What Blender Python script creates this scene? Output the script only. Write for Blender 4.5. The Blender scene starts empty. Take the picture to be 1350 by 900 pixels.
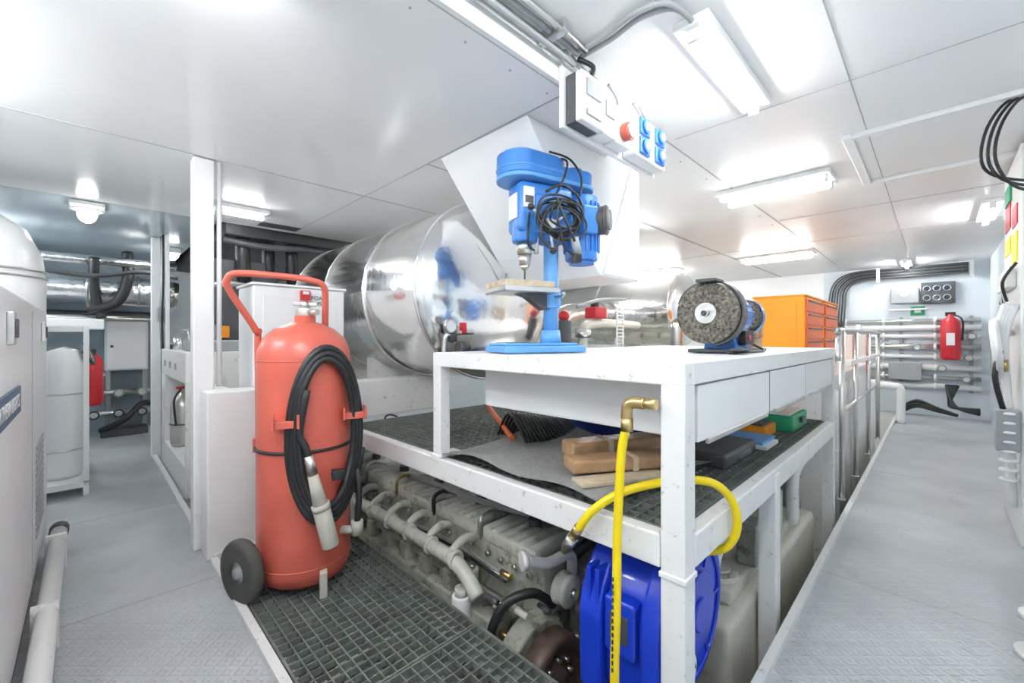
import bpy, bmesh, math, random
from mathutils import Vector, Matrix
random.seed(3)
S=bpy.context.scene
S.view_settings.view_transform='Standard'
S.view_settings.look='None'

# ------------------------------------------------------------ materials
def M(name,col,rough=.5,metal=0.,var=0.,vs=6,bump=0.,bs=30,emit=0,dirt=0.,dcol=(.25,.2,.14),coat=0.,ds=14,dp=.56,dw=.12):
    m=bpy.data.materials.new(name); m.use_nodes=True
    n=m.node_tree.nodes; l=m.node_tree.links; b=n['Principled BSDF']
    c=(*col,1)
    b.inputs['Base Color'].default_value=c
    b.inputs['Roughness'].default_value=rough
    b.inputs['Metallic'].default_value=metal
    b.inputs['Coat Weight'].default_value=coat
    if emit:
        b.inputs['Emission Color'].default_value=c; b.inputs['Emission Strength'].default_value=emit
    tc=n.new('ShaderNodeTexCoord')
    src=None
    if var:
        nz=n.new('ShaderNodeTexNoise'); nz.inputs['Scale'].default_value=vs; nz.inputs['Detail'].default_value=5
        l.new(tc.outputs['Object'],nz.inputs['Vector'])
        r=n.new('ShaderNodeValToRGB')
        r.color_ramp.elements[0].position=.3; r.color_ramp.elements[1].position=.7
        r.color_ramp.elements[0].color=(*[max(0,x*(1-var)) for x in col],1)
        r.color_ramp.elements[1].color=(*[min(1,x*(1+var*.5)) for x in col],1)
        l.new(nz.outputs['Fac'],r.inputs['Fac']); src=r.outputs['Color']
    if dirt:
        nz=n.new('ShaderNodeTexNoise'); nz.inputs['Scale'].default_value=ds; nz.inputs['Detail'].default_value=9; nz.inputs['Roughness'].default_value=.7
        l.new(tc.outputs['Object'],nz.inputs['Vector'])
        r=n.new('ShaderNodeValToRGB')
        r.color_ramp.elements[0].position=dp; r.color_ramp.elements[0].color=(0,0,0,1)
        r.color_ramp.elements[1].position=dp+dw; r.color_ramp.elements[1].color=(dirt,dirt,dirt,1)
        l.new(nz.outputs['Fac'],r.inputs['Fac'])
        mx=n.new('ShaderNodeMixRGB'); l.new(r.outputs['Color'],mx.inputs[0])
        if src: l.new(src,mx.inputs[1])
        else: mx.inputs[1].default_value=c
        mx.inputs[2].default_value=(*dcol,1); src=mx.outputs[0]
    if src: l.new(src,b.inputs['Base Color'])
    if bump:
        nz=n.new('ShaderNodeTexNoise'); nz.inputs['Scale'].default_value=bs; nz.inputs['Detail'].default_value=3
        l.new(tc.outputs['Object'],nz.inputs['Vector'])
        bp=n.new('ShaderNodeBump'); bp.inputs['Strength'].default_value=bump; bp.inputs['Distance'].default_value=.02
        l.new(nz.outputs['Fac'],bp.inputs['Height']); l.new(bp.outputs['Normal'],b.inputs['Normal'])
    return m

def floor_mat():
    m=M('diamond_plate',(.52,.55,.57),.38,0.12,var=.15,vs=2.6,dirt=.35,dcol=(.33,.34,.34),ds=5,dp=.55)
    n=m.node_tree.nodes; l=m.node_tree.links; b=n['Principled BSDF']
    tc=n.new('ShaderNodeTexCoord'); sep=n.new('ShaderNodeSeparateXYZ'); l.new(tc.outputs['Object'],sep.inputs[0])
    def mth(op,a,bb=None):
        q=n.new('ShaderNodeMath'); q.operation=op
        for i,v in enumerate((a,bb)):
            if v is None: continue
            if isinstance(v,(int,float)): q.inputs[i].default_value=v
            else: l.new(v,q.inputs[i])
        return q.outputs[0]
    k=2*math.pi/.03
    X,Y=sep.outputs[0],sep.outputs[1]
    a=mth('SINE',mth('MULTIPLY',mth('ADD',X,Y),k)); c=mth('SINE',mth('MULTIPLY',mth('SUBTRACT',X,Y),k))
    chk=mth('SIGN',mth('MULTIPLY',mth('SINE',mth('MULTIPLY',X,k/2)),mth('SINE',mth('MULTIPLY',Y,k/2))))
    p=mth('ADD',mth('MULTIPLY',mth('MAXIMUM',chk,0),mth('POWER',mth('MAXIMUM',a,0),4)),
          mth('MULTIPLY',mth('MAXIMUM',mth('MULTIPLY',chk,-1),0),mth('POWER',mth('MAXIMUM',c,0),4)))
    bp=n.new('ShaderNodeBump'); bp.inputs['Strength'].default_value=.55; bp.inputs['Distance'].default_value=.004
    l.new(p,bp.inputs['Height']); l.new(bp.outputs['Normal'],b.inputs['Normal'])
    return m

WH=M('white_paint',(.87,.875,.87),.3,var=.02)
WHW=M('worn_white_paint',(.85,.85,.835),.38,var=.03,dirt=.75,dcol=(.38,.31,.20),bump=.05,bs=60,ds=26,dp=.60,dw=.08)
CEIL=M('ceiling_gloss',(.93,.935,.93),.16,var=.02,vs=3,bump=.16,bs=2.2)
CEILR=M('ceiling_satin',(.90,.905,.90),.33,var=.02,vs=3,bump=.06,bs=2.2)
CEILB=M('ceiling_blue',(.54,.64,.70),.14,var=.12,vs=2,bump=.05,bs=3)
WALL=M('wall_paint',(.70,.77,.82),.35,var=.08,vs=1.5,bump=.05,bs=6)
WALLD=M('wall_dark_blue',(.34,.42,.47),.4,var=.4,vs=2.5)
SEAM=M('seam_grey',(.42,.43,.43),.5)
FLOOR=floor_mat()
PITM=M('pit_paint',(.50,.52,.45),.5,var=.35,vs=4,dirt=.5)
GRAT=M('galvanised_grating',(.17,.19,.17),.6,0,var=.3,vs=12)
STEEL=M('brushed_steel',(.68,.68,.66),.28,1,var=.15,bump=.08,bs=50)
CHR=M('polished_wrap',(.93,.93,.92),.17,1,var=.04,vs=4,bump=.35,bs=5)
CHR2=M('crinkled_foil',(.8,.81,.82),.22,1,var=.1,bump=.5,bs=16)
RED=M('faded_red',(.62,.125,.085),.36,var=.14,vs=5,dirt=.3,dcol=(.45,.12,.08),coat=.15)
REDB=M('bright_red',(.55,.02,.03),.35)
BLK=M('black_rubber',(.016,.017,.018),.45,bump=.1,bs=40)
DGR=M('dark_grey',(.07,.075,.08),.45,var=.3)
GRY=M('grey_plastic',(.36,.38,.39),.45,var=.1)
BLU=M('drill_blue',(.045,.22,.64),.35,var=.12,vs=10,dirt=.25,dcol=(.03,.12,.35),coat=.2)
BLUL=M('light_blue_paint',(.12,.35,.72),.4,var=.1)
BLUR=M('reel_blue',(.008,.045,.55),.3,var=.1,coat=.2)
BLUS=M('socket_blue',(.05,.20,.68),.35)
YEL=M('yellow_hose',(.85,.64,.005),.35,var=.05)
BRS=M('brass',(.6,.44,.2),.3,1,var=.15)
ORG=M('orange_paint',(.84,.29,.012),.35,var=.05)
ORR=M('drawer_red',(.62,.12,.03),.4)
GRN=M('green_plastic',(.02,.33,.15),.45)
ENG=M('engine_paint',(.40,.41,.345),.42,var=.3,vs=9,dirt=.8,dcol=(.09,.075,.05),bump=.15,bs=35,dp=.52)
ENGL=M('engine_light_paint',(.60,.60,.53),.40,var=.2,vs=6,dirt=.6,dcol=(.18,.15,.10),dp=.54)
RUST=M('rusty_disc',(.13,.09,.07),.55,.4,var=.4,vs=14)
CREAM=M('cream_paint',(.66,.63,.55),.4,var=.10,vs=5,dirt=.3)
WOOD=M('board_wood',(.60,.50,.36),.6,var=.3,vs=20)
BRN=M('brown_paper',(.43,.26,.14),.35,var=.35,vs=12,bump=.25,bs=30)
FELT=M('grey_felt',(.56,.56,.55),.9,var=.12,vs=40,bump=.3,bs=120)
WIRE=M('wire_brush',(.25,.23,.19),.7,.3,var=.75,vs=90,bump=.8,bs=160)
NOZ=M('nozzle_grey',(.52,.50,.43),.45,var=.2,dirt=.4)
TYRE=M('tyre',(.06,.06,.055),.7,var=.3)
NAVY=M('navy_label',(.03,.08,.16),.4)
YLB=M('yellow_label',(.9,.75,.02),.5)
LAMP=M('fluorescent_tube',(.985,.992,1),.5,emit=104)
LAMPW=M('fluorescent_tube_soft',(.985,.992,1),.5,emit=50)
LAMPS=M('lamp_diffuser',(1,1,.98),.5,emit=26)
GLASS=M('dark_meter',(.02,.03,.05),.1)
BLUBAG=M('blue_sheet',(.01,.05,.35),.5,var=.3,bump=.4,bs=10)
SILV=M('silver_paint',(.6,.6,.56),.35,.6,var=.1)
PBL=M('pale_blue_lagging',(.35,.5,.62),.6,bump=.4,bs=20)

# ------------------------------------------------------------ mesh builder
class B:
    def __init__(s,name,mat=None):
        s.name=name; s.bm=bmesh.new(); s.ms=[]; s.T=mat or Matrix.Identity(4)
    def mi(s,m):
        if m not in s.ms: s.ms.append(m)
        return s.ms.index(m)
    def add(s,t,m,smooth=False,Mx=None):
        i=s.mi(m)
        for f in t.faces: f.material_index=i; f.smooth=smooth
        if Mx is not None: t.transform(Mx)
        t.transform(s.T)
        me=bpy.data.meshes.new('t'); t.to_mesh(me); t.free()
        s.bm.from_mesh(me); bpy.data.meshes.remove(me)
    def bx(s,x0,x1,y0,y1,z0,z1,m,bev=0,Mx=None):
        t=bmesh.new(); bmesh.ops.create_cube(t,size=1)
        for v in t.verts:
            v.co=Vector(((x0+x1)/2+v.co.x*(x1-x0),(y0+y1)/2+v.co.y*(y1-y0),(z0+z1)/2+v.co.z*(z1-z0)))
        if bev: bmesh.ops.bevel(t,geom=t.edges[:],offset=bev,segments=3,profile=.5,affect='EDGES')
        s.add(t,m,bev>.012,Mx)
    def cyl(s,p0,p1,r,m,r2=None,seg=24,bev=0):
        p0=Vector(p0);p1=Vector(p1);d=p1-p0;L=d.length
        t=bmesh.new(); bmesh.ops.create_cone(t,cap_ends=True,segments=seg,radius1=r,radius2=r if r2 is None else r2,depth=L)
        if bev:
            e=[e for e in t.edges if abs(e.verts[0].co.z-e.verts[1].co.z)<1e-6]
            bmesh.ops.bevel(t,geom=e,offset=bev,segments=3,profile=.5,affect='EDGES')
        q=d.to_track_quat('Z','Y').to_matrix().to_4x4()
        Mx=Matrix.Translation((p0+p1)/2)@q
        i=s.mi(m)
        for f in t.faces: f.material_index=i; f.smooth=len(f.verts)<=4
        t.transform(Mx); t.transform(s.T)
        me=bpy.data.meshes.new('t'); t.to_mesh(me); t.free(); s.bm.from_mesh(me); bpy.data.meshes.remove(me)
    def lathe(s,prof,o,ax,m,seg=32,smooth=True):
        t=bmesh.new(); rings=[]
        for r,z in prof:
            if r<1e-5: rings.append([t.verts.new((0,0,z))])
            else: rings.append([t.verts.new((r*math.cos(2*math.pi*k/seg),r*math.sin(2*math.pi*k/seg),z)) for k in range(seg)])
        for a,b in zip(rings,rings[1:]):
            for k in range(seg):
                k2=(k+1)%seg
                if len(a)==1 and len(b)==1: continue
                if len(a)==1: t.faces.new((a[0],b[k2],b[k]))
                elif len(b)==1: t.faces.new((a[k],a[k2],b[0]))
                else: t.faces.new((a[k],a[k2],b[k2],b[k]))
        bmesh.ops.recalc_face_normals(t,faces=t.faces[:])
        q=Vector(ax).to_track_quat('Z','Y').to_matrix().to_4x4()
        s.add(t,m,smooth,Matrix.Translation(Vector(o))@q)
    def prism(s,poly,axis,a0,a1,m,bev=0):
        t=bmesh.new()
        def P(u,v,a): return {'X':(a,u,v),'Y':(u,a,v),'Z':(u,v,a)}[axis]
        A=[t.verts.new(P(u,v,a0)) for u,v in poly]; Bv=[t.verts.new(P(u,v,a1)) for u,v in poly]
        t.faces.new(A); t.faces.new(Bv[::-1]); n=len(poly)
        for k in range(n): t.faces.new((A[k],Bv[k],Bv[(k+1)%n],A[(k+1)%n]))
        bmesh.ops.recalc_face_normals(t,faces=t.faces[:])
        if bev: bmesh.ops.bevel(t,geom=t.edges[:],offset=bev,segments=2,profile=.5,affect='EDGES')
        s.add(t,m,False)
    def tube(s,pts,r,m,seg=10,sub=6,closed=False):
        pts=[Vector(p) for p in pts]
        if sub>1 and len(pts)>2:
            out=[];n=len(pts)
            rng=range(n if closed else n-1)
            for i in rng:
                if closed: p=[pts[(i+j)%n] for j in (-1,0,1,2)]
                else: p=[pts[max(i-1,0)],pts[i],pts[i+1],pts[min(i+2,n-1)]]
                for k in range(sub):
                    u=k/sub
                    out.append(.5*((2*p[1])+(-p[0]+p[2])*u+(2*p[0]-5*p[1]+4*p[2]-p[3])*u*u+(-p[0]+3*p[1]-3*p[2]+p[3])*u**3))
            if not closed: out.append(pts[-1])
            pts=out
        t=bmesh.new(); n=len(pts); rings=[]; nrm=None
        for i,p in enumerate(pts):
            a=pts[(i-1)%n] if (closed or i>0) else pts[0]; b=pts[(i+1)%n] if (closed or i<n-1) else pts[-1]
            d=(b-a)
            if d.length<1e-7: d=Vector((0,0,1))
            d.normalize()
            if nrm is None:
                nrm=d.orthogonal().normalized()
            else:
                nrm=(nrm-d*nrm.dot(d)); nrm=nrm.normalized() if nrm.length>1e-6 else d.orthogonal().normalized()
            bn=d.cross(nrm)
            rr=r(i/(n-1)) if callable(r) else r
            rings.append([t.verts.new(p+(nrm*math.cos(2*math.pi*k/seg)+bn*math.sin(2*math.pi*k/seg))*rr) for k in range(seg)])
        m_=n if closed else n-1
        for i in range(m_):
            a=rings[i];b=rings[(i+1)%n]
            for k in range(seg): t.faces.new((a[k],a[(k+1)%seg],b[(k+1)%seg],b[k]))
        if not closed:
            t.faces.new(rings[0][::-1]); t.faces.new(rings[-1])
        bmesh.ops.recalc_face_normals(t,faces=t.faces[:])
        s.add(t,m,True)
    def sphere(s,c,r,m,sc=(1,1,1),seg=20):
        t=bmesh.new(); bmesh.ops.create_uvsphere(t,u_segments=seg,v_segments=seg//2,radius=r)
        s.add(t,m,True,Matrix.Translation(Vector(c))@Matrix.Diagonal((*sc,1)))
    def torus(s,c,ax,R,r,m,seg=32,sc=1):
        q=Vector(ax).to_track_quat('Z','Y').to_matrix()
        s.tube([Vector(c)+q@Vector((R*math.cos(2*math.pi*k/seg),R*sc*math.sin(2*math.pi*k/seg),0)) for k in range(seg)],r,m,seg=8,sub=1,closed=True)
    def sheet(s,fn,nu,nv,m,th=0):
        t=bmesh.new(); g=[[t.verts.new(fn(i/nu,j/nv)) for j in range(nv+1)] for i in range(nu+1)]
        for i in range(nu):
            for j in range(nv): t.faces.new((g[i][j],g[i+1][j],g[i+1][j+1],g[i][j+1]))
        if th:
            bmesh.ops.solidify(t,geom=t.faces[:],thickness=th)
        bmesh.ops.recalc_face_normals(t,faces=t.faces[:])
        s.add(t,m,True)
    def done(s):
        me=bpy.data.meshes.new(s.name); s.bm.to_mesh(me); s.bm.free()
        for m in s.ms: me.materials.append(m)
        o=bpy.data.objects.new(s.name,me); S.collection.objects.link(o)
        return o
def text(body,loc,rotm,size,mat,parent,name):
    c=bpy.data.curves.new(name,'FONT'); c.body=body; c.size=size; c.extrude=.0005; c.align_x='CENTER'; c.align_y='CENTER'
    c.materials.append(mat)
    o=bpy.data.objects.new(name,c); S.collection.objects.link(o); o.parent=parent
    o.matrix_world=Matrix.Translation(loc)@rotm
    return o
Rx90=Matrix.Rotation(math.pi/2,4,'X')
def RT(x,y,z,deg,sc=1): return Matrix.Translation((x,y,z))@Matrix.Rotation(math.radians(deg),4,'Z')@Matrix.Scale(sc,4)

# ------------------------------------------------------------ room shell
b=B('floor')
b.bx(-1,.45,-.5,7,-.06,0,FLOOR); b.bx(.45,8.5,-.5,.40,-.06,0,FLOOR)
for y in (1.15,2.35,3.6,4.9): b.bx(-1,.42,y,y+.006,0,.0012,SEAM)
for x in (2.45,4.6,6.6): b.bx(x,x+.006,-.5,.39,0,.0012,SEAM)
b.done()
b=B('trim_curb')
b.bx(.425,.455,.40,2.51,-.08,.022,WHW); b.bx(.425,.455,2.80,5.1,-.08,.022,WHW); b.bx(.455,8.4,.385,.412,-.08,.022,WHW)
b.done()
b=B('pit_floor'); b.bx(.45,8.5,.40,7,-1.1,-1.0,PITM)
b.bx(.45,.47,.41,7,-1.0,-.061,PITM); b.bx(.47,8.5,.41,.425,-1.0,-.085,PITM); b.done()
b=B('wall_left'); b.bx(-1.1,-1,-.6,7.1,0,2.2,WALL); b.done()
b=B('wall_right'); b.bx(-1,8.6,-.6,-.5,0,2.2,WALL); b.done()
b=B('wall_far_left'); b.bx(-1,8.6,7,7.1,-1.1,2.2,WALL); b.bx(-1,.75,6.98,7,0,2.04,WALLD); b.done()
b=B('wall_far_right'); b.bx(8.5,8.6,-.5,7,-1.1,2.2,WH)
b.bx(8.48,8.5,-.5,1.3,0,2.15,WALL); b.done()
b=B('ceiling')
b.bx(-1.1,8.6,-.6,7.1,2.15,2.25,CEILR)
b.bx(-1,1.9,.98,4.1,2.04,2.15,CEIL)
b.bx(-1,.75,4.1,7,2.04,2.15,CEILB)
def seamx(x0,x1,y,z,w=.004): b.bx(x0,x1,y-w,y+w,z-.002,z,SEAM)
def seamy(y0,y1,x,z,w=.004): b.bx(x-w,x+w,y0,y1,z-.002,z,SEAM)
seamx(-1,1.9,2.69,2.04); seamy(.98,4.1,1.30,2.04); seamx(-1,1.9,1.0,2.04,.002); seamx(-1,1.9,4.09,2.04); seamx(1.3,1.9,1.95,2.04)
seamx(1.95,8.5,1.02,2.15,.004); seamy(-.5,1.0,4.4,2.15); seamy(-.5,3,5.6,2.15); seamx(2.3,8.5,1.9,2.15,.012)
seamx(0,8.4,.25,2.15,.002); seamy(-.5,.98,2.2,2.15,.002)
for a in ((2.78,3.72,.31,.35),(2.78,2.82,-.48,.31),(3.68,3.72,-.48,.31)): b.bx(*a,2.125,2.15,CEILR,.004)
for k in range(12):
    b.cyl((1.25-.2*k,1.06,2.037),(1.25-.2*k,1.06,2.04),.004,SEAM,seg=8)
    b.cyl((2.5+.4*k,1.08,2.146),(2.5+.4*k,1.08,2.15),.005,SEAM,seg=8)
b.done()
b=B('ventilation_casing')
b.prism([(1.31,2.039),(1.91,2.039),(1.91,2.148),(2.25,2.148),(2.25,1.42),(1.86,1.42),(1.72,1.55)],'Y',1.22,1.84,CEIL,.004)
b.prism([(1.88,1.43),(2.245,1.43),(2.245,2.14),(2.2,2.14)],'Y',1.212,1.22,WH)
b.done()

# ------------------------------------------------------------ lamps
def luminaire(x,y,z,L,along,two=False,mat=LAMP,name='fluorescent_ceiling_light'):
    b=B(name,RT(x,y,z,0 if along=='X' else 90))
    w=.15 if two else .06
    b.bx(-L/2-.03,L/2+.03,-w,w,-.03,-.001,WH,.006)
    for dy in ((-.09,.09) if two else (0,)):
        b.cyl((-L/2,dy,-.050),(L/2,dy,-.050),.019,mat,seg=8)
        for e in (-1,1): b.bx(e*(L/2)-.008,e*(L/2)+.008,dy-.02,dy+.02,-.070,-.03,WH,.003)
    return b.done()
luminaire(1.75,.57,2.15,.66,'X',mat=LAMPW)
luminaire(3.36,.80,2.15,.62,'Y',True,mat=LAMPW)
luminaire(6.2,1.45,2.15,.75,'Y',True)
luminaire(6.3,3.2,2.15,.9,'Y',True)
luminaire(.80,3.55,2.04,.26,'X')
luminaire(.95,0,2.15,.5,'X',mat=LAMPW)  # added lamp, out of view overhead, to light the room
for a in ((-.1,.15,2.15,.9,'X'),(-.3,.75,2.15,.5,'Y'),(.18,1.16,2.04,.24,'X'),(3.2,2.1,2.15,1.1,'X'),(4.6,4.0,2.15,1.2,'X'),(8.0,.3,2.15,.6,'X'),(5.2,-.3,2.15,.7,'X'),(-.6,2.2,2.04,.9,'Y'),(7.6,4.6,2.15,1.2,'X'),(-.7,5.4,2.04,1.0,'Y')):  # extra lamps added to brighten the closed room, most of them unseen
    luminaire(*a)
b=B('bulkhead_lamp')
b.bx(-.09,.09,4.12,4.34,2.01,2.038,WH,.008)
b.sphere((0,4.23,1.97),.062,LAMPS,(.85,1.25,1)); b.torus((0,4.23,2.0),(0,0,1),.075,.008,WH)
b.done()
b=B('bulkhead_lamp'); b.bx(.52,.70,5.6,5.9,1.98,2.038,WH,.01); b.bx(.54,.68,5.62,5.88,1.94,1.98,LAMPS,.01); b.done()
b=B('added_bench_fill_light'); b.bx(2.0,2.6,1.46,1.5,.745,.785,WH,.004); b.cyl((2.05,1.45,.76),(2.55,1.45,.76),.010,LAMPW,seg=8); b.done()  # lamp added under the bench top to brighten the shelf and engine

# ------------------------------------------------------------ conduits and sockets
b=B('electrical_conduit')
for i,(dy,dz) in enumerate(((0,0),(-.035,.003),(-.07,0),(-.018,-.028))):
    b.tube([(-.8,.955+dy,2.128+dz),(1.17,.955+dy,2.128+dz),(1.26,.955+dy,2.124+dz)],.010,GRY if i%2 else STEEL,sub=1)
for dx in (0,.03):
    b.tube([(1.25+dx,.93,2.13),(1.25+dx,.80,2.13),(1.23+dx,.68,2.13),(1.26+dx,.59,2.13),(1.36,.565,2.13),(1.42,.57,2.135)],.009,GRY)
for x in (-.2,.3,.8,1.1): b.bx(x,x+.03,.86,.975,2.11,2.149,STEEL,.003)
b.tube([(1.27,.93,2.12),(1.31,.89,2.09),(1.30,.90,2.04)],.009,BLK)
b.done()
b=B('socket_panel')
b.bx(1.22,1.93,.960,.978,1.865,2.10,WH,.004)
b.bx(1.235,1.375,.915,.960,1.875,2.055,DGR,.006); b.bx(1.235,1.375,.885,.917,1.875,2.055,WH,.008)
b.bx(1.26,1.35,.878,.886,1.97,2.03,GRY,.002); b.bx(1.26,1.35,.878,.886,1.90,1.92,GRY,.002)
b.bx(1.385,1.475,.895,.960,1.88,2.04,WH,.008); b.bx(1.40,1.46,.888,.896,1.95,2.01,GRY,.002)
b.bx(1.485,1.60,.90,.960,1.88,2.03,WH,.008)
b.cyl((1.545,.90,1.935),(1.545,.865,1.93),.036,RED,bev=.004); b.cyl((1.545,.865,1.93),(1.545,.86,1.93),.026,WH)
b.bx(1.63,1.91,.895,.960,1.875,2.05,WH,.008)
for x in (1.70,1.84):
    for z in (1.923,2.005):
        b.bx(x-.042,x+.042,.884,.896,z-.036,z+.036,BLUS,.004); b.cyl((x,.884,z),(x,.874,z),.029,BLUS); b.cyl((x,.874,z),(x,.872,z),.018,WH)
for x in (1.26,1.30,1.35,1.42,1.55,1.75,1.8): b.tube([(x,.93,2.05),(x,.94,2.10),(x-.05,.945,2.13)],.007,GRY)
b.done()

# ------------------------------------------------------------ steel columns
b=B('steel_column'); b.bx(.385,.475,2.70,2.79,0.0,2.035,WH,.006); b.tube([(.50,2.72,.84),(.50,2.72,2.035)],.012,WH,sub=1); b.done()
b=B('steel_column'); b.bx(.42,.49,5.15,5.22,0.0,2.035,WH,.006); b.done()

# ------------------------------------------------------------ plinth + cabinets
b=B('equipment_plinth')
b.bx(.415,1.06,2.53,2.68,0.0,.83,WH,.008)
b.bx(1.06,1.75,2.53,2.68,.60,.83,WHW,.008)
b.bx(.49,.60,2.68,3.5,0,.80,WHW,.006)
b.bx(.44,1.06,2.515,2.53,0,.03,WHW)
b.done()
cab=B('control_cabinet')
cab.bx(.66,1.18,2.72,3.05,-1.0,1.40,WH,.01); cab.bx(.65,1.19,2.71,3.06,1.40,1.415,WH,.004)
cab.bx(.71,1.13,2.714,2.72,.95,1.34,WH,.002)
cab.bx(.905,.96,2.69,2.714,1.29,1.385,REDB,.004); cab.bx(.915,.95,2.684,2.69,1.36,1.378,WH,.001)
cab.bx(.972,1.06,2.708,2.714,1.27,1.38,WH,.001)
o=cab.done()
text('FOAM\n45',(1.015,2.705,1.325),Rx90,.034,BLK,o,'foam_lettering')

b=B('filter_cabinet')
b.bx(.68,1.2,3.6,4.9,-1,1.0,WHW,.008); b.bx(.47,.68,3.6,4.9,.78,1.0,WHW,.01); b.bx(.47,.68,3.6,4.9,0,.22,WHW,.01)
b.bx(.47,.68,3.58,3.62,.2,.8,WHW); b.bx(.47,.68,4.86,4.9,.2,.8,WHW); b.bx(.47,.68,4.66,4.68,.2,.8,WHW); b.bx(.47,.49,4.68,4.86,.2,.8,WHW)
b.bx(.52,.9,3.62,4.1,1.0,1.08,GRY,.01); b.cyl((.62,3.8,1.0),(.62,3.8,1.2),.07,STEEL,bev=.01)
b.tube([(.56,3.75,1.1),(.56,3.75,1.4),(.7,3.75,1.5),(.9,3.8,1.5)],.02,STEEL)
b.tube([(.53,3.9,1.0),(.53,3.9,1.14),(.53,4.25,1.14),(.53,4.25,1.0)],.009,STEEL)
b.cyl((.55,4.5,1.0),(.55,4.5,1.1),.045,STEEL); b.cyl((.55,4.65,1.0),(.55,4.65,1.06),.05,DGR)
for y in (4.0,4.3,4.6): b.bx(.464,.472,y,y+.07,.86,.91,GRY,.002)
b.done()
b=B('silver_gas_cylinder')
b.lathe([(0,0),(.08,0),(.092,.03),(.092,.32),(.072,.38),(.035,.41),(.024,.46),(0,.46)],(.565,4.38,.221),(0,0,1),SILV)
b.bx(.51,.61,4.365,4.395,.68,.70,REDB,.003); b.torus((.565,4.38,.40),(0,0,1),.093,.006,DGR); b.tube([(.54,4.36,.68),(.49,4.30,.6),(.50,4.28,.4)],.008,BLK)
b.done()
b=B('switchgear_cabinet')
b.bx(.72,1.25,4.32,4.85,1.001,1.78,DGR,.012); b.bx(.70,.72,4.36,4.8,1.05,1.72,GRY,.004)
b.bx(.78,.86,4.27,4.32,1.1,1.2,ORG,.004)
b.tube([(.66,4.2,1.0),(.66,4.2,1.6),(.70,4.2,1.9),(.70,4.2,2.03)],.012,BLK)
b.done()
b=B('cable_panel')
b.bx(.50,.53,4.92,5.14,.9,2.03,WH,.003)
for k in range(5): b.tube([(.485-.004*(k%2),4.95+.03*k,2.03),(.485,4.95+.03*k,1.6),(.48,4.96+.03*k,1.3),(.485,4.98+.02*k,1.0)],.009,(BLK,GRY,STEEL,BLK,GRY)[k])
b.bx(.45,.50,4.97,5.08,1.25,1.38,GRY,.006)
b.done()
b=B('dark_recess_and_black_pipes')
b.bx(.8,2.9,4.12,6.9,1.95,2.149,BLK,.01)  # black box stands in for the shade of an open ceiling recess
for x,y in ((.95,4.25),(1.18,4.35),(1.36,4.3)):
    b.tube([(x,y,1.95),(x,y,1.8),(x+.03,y+.05,1.6),(x+.12,y+.3,1.45)],.055,BLK)
b.tube([(.8,4.2,1.92),(1.1,4.16,1.89),(1.5,4.18,1.92),(2.0,4.2,1.88)],.03,DGR)
b.done()
b=B('ceiling_vent_grille')
for k in range(5): b.bx(1.0,1.3,3.86+.03*k,3.875+.03*k,2.034,2.0395,DGR)
b.done()

# ------------------------------------------------------------ mufflers
def muffler(xc,y0,y1,zc,R,name='exhaust_silencer'):
    b=B(name)
    b.lathe([(0,-.10),(R*.3,-.092),(R*.6,-.065),(R*.85,-.03),(R*.97,0),(R,.03)],(xc,y0,zc),(0,1,0),CHR,64)
    L=y1-y0
    b.lathe([(R,.03),(R,L),(R*.9,L+.05),(0,L+.09)],(xc,y0,zc),(0,1,0),CHR,64)
    for yy in (.03,.62,1.25,L-.02): b.torus((xc,y0+yy,zc),(0,1,0),R,.008,CHR,64)
    for k in range(3):
        a=k*.9+.4; 
        b.tube([(xc+R*.93*math.cos(a)*q,y0-.1*(1-q*q)-.003,zc+R*.93*math.sin(a)*q) for q in (0,.3,.6,.85,1)],.0025,STEEL,seg=6)
    for yy in (.9,L-.2):
        b.bx(xc-R*.6,xc+R*.6,y0+yy,y0+yy+.1,.62,zc-R*.8,WHW)
    return b.done()
muffler(1.76,1.93,3.85,1.385,.535)
muffler(6.3,2.65,5.0,1.52,.54)
b=B('exhaust_pipe')
b.tube([(3.6,3.0,-1),(3.6,3.0,1.0),(3.75,3.0,1.28),(4.1,2.95,1.38),(5.0,2.9,1.40),(5.72,2.95,1.42)],.13,CHR2,seg=20)
b.tube([(3.6,3.0,.35),(3.6,3.0,.95)],.145,DGR,seg=20,sub=1); b.torus((4.4,2.93,1.385),(1,0,0),.14,.02,STEEL); b.torus((4.6,2.92,1.39),(1,0,0),.14,.02,STEEL)
b.tube([(4.3,1.9,-1),(4.3,1.9,1.05),(4.45,1.9,1.2),(5.5,1.9,1.2)],.06,STEEL,seg=14)
b.done()
b=B('valve_manifold')
b.tube([(2.45,1.75,.585),(2.45,1.75,1.1),(2.6,1.75,1.2),(3.3,1.8,1.2)],.035,CREAM)
b.cyl((2.45,1.75,1.1),(2.45,1.75,1.16),.055,STEEL); b.bx(2.54,2.68,1.70,1.80,1.24,1.32,REDB,.01); b.cyl((2.61,1.76,1.32),(2.61,1.76,1.38),.03,DGR)
b.cyl((2.30,1.8,1.03),(2.30,1.8,1.22),.05,DGR,bev=.01); b.sphere((2.30,1.8,1.25),.04,REDB)
b.tube([(2.3,1.8,.585),(2.3,1.8,1.03)],.02,STEEL,sub=1)
b.tube([(2.25,1.65,1.3),(2.5,1.64,1.36),(2.8,1.62,1.38)],.012,GRY)
for k in range(11): b.bx(2.66,2.74,1.6,1.605,1.03+.025*k,1.037+.025*k,WH)
b.bx(2.655,2.662,1.6,1.61,.585,1.31,WH); b.bx(2.738,2.745,1.6,1.61,.585,1.31,WH)
b.done()
b=B('pressure_gauge_assembly')
b.tube([(1.32,1.82,.585),(1.32,1.82,1.05),(1.36,1.80,1.12),(1.48,1.78,1.13)],.014,STEEL)
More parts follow.
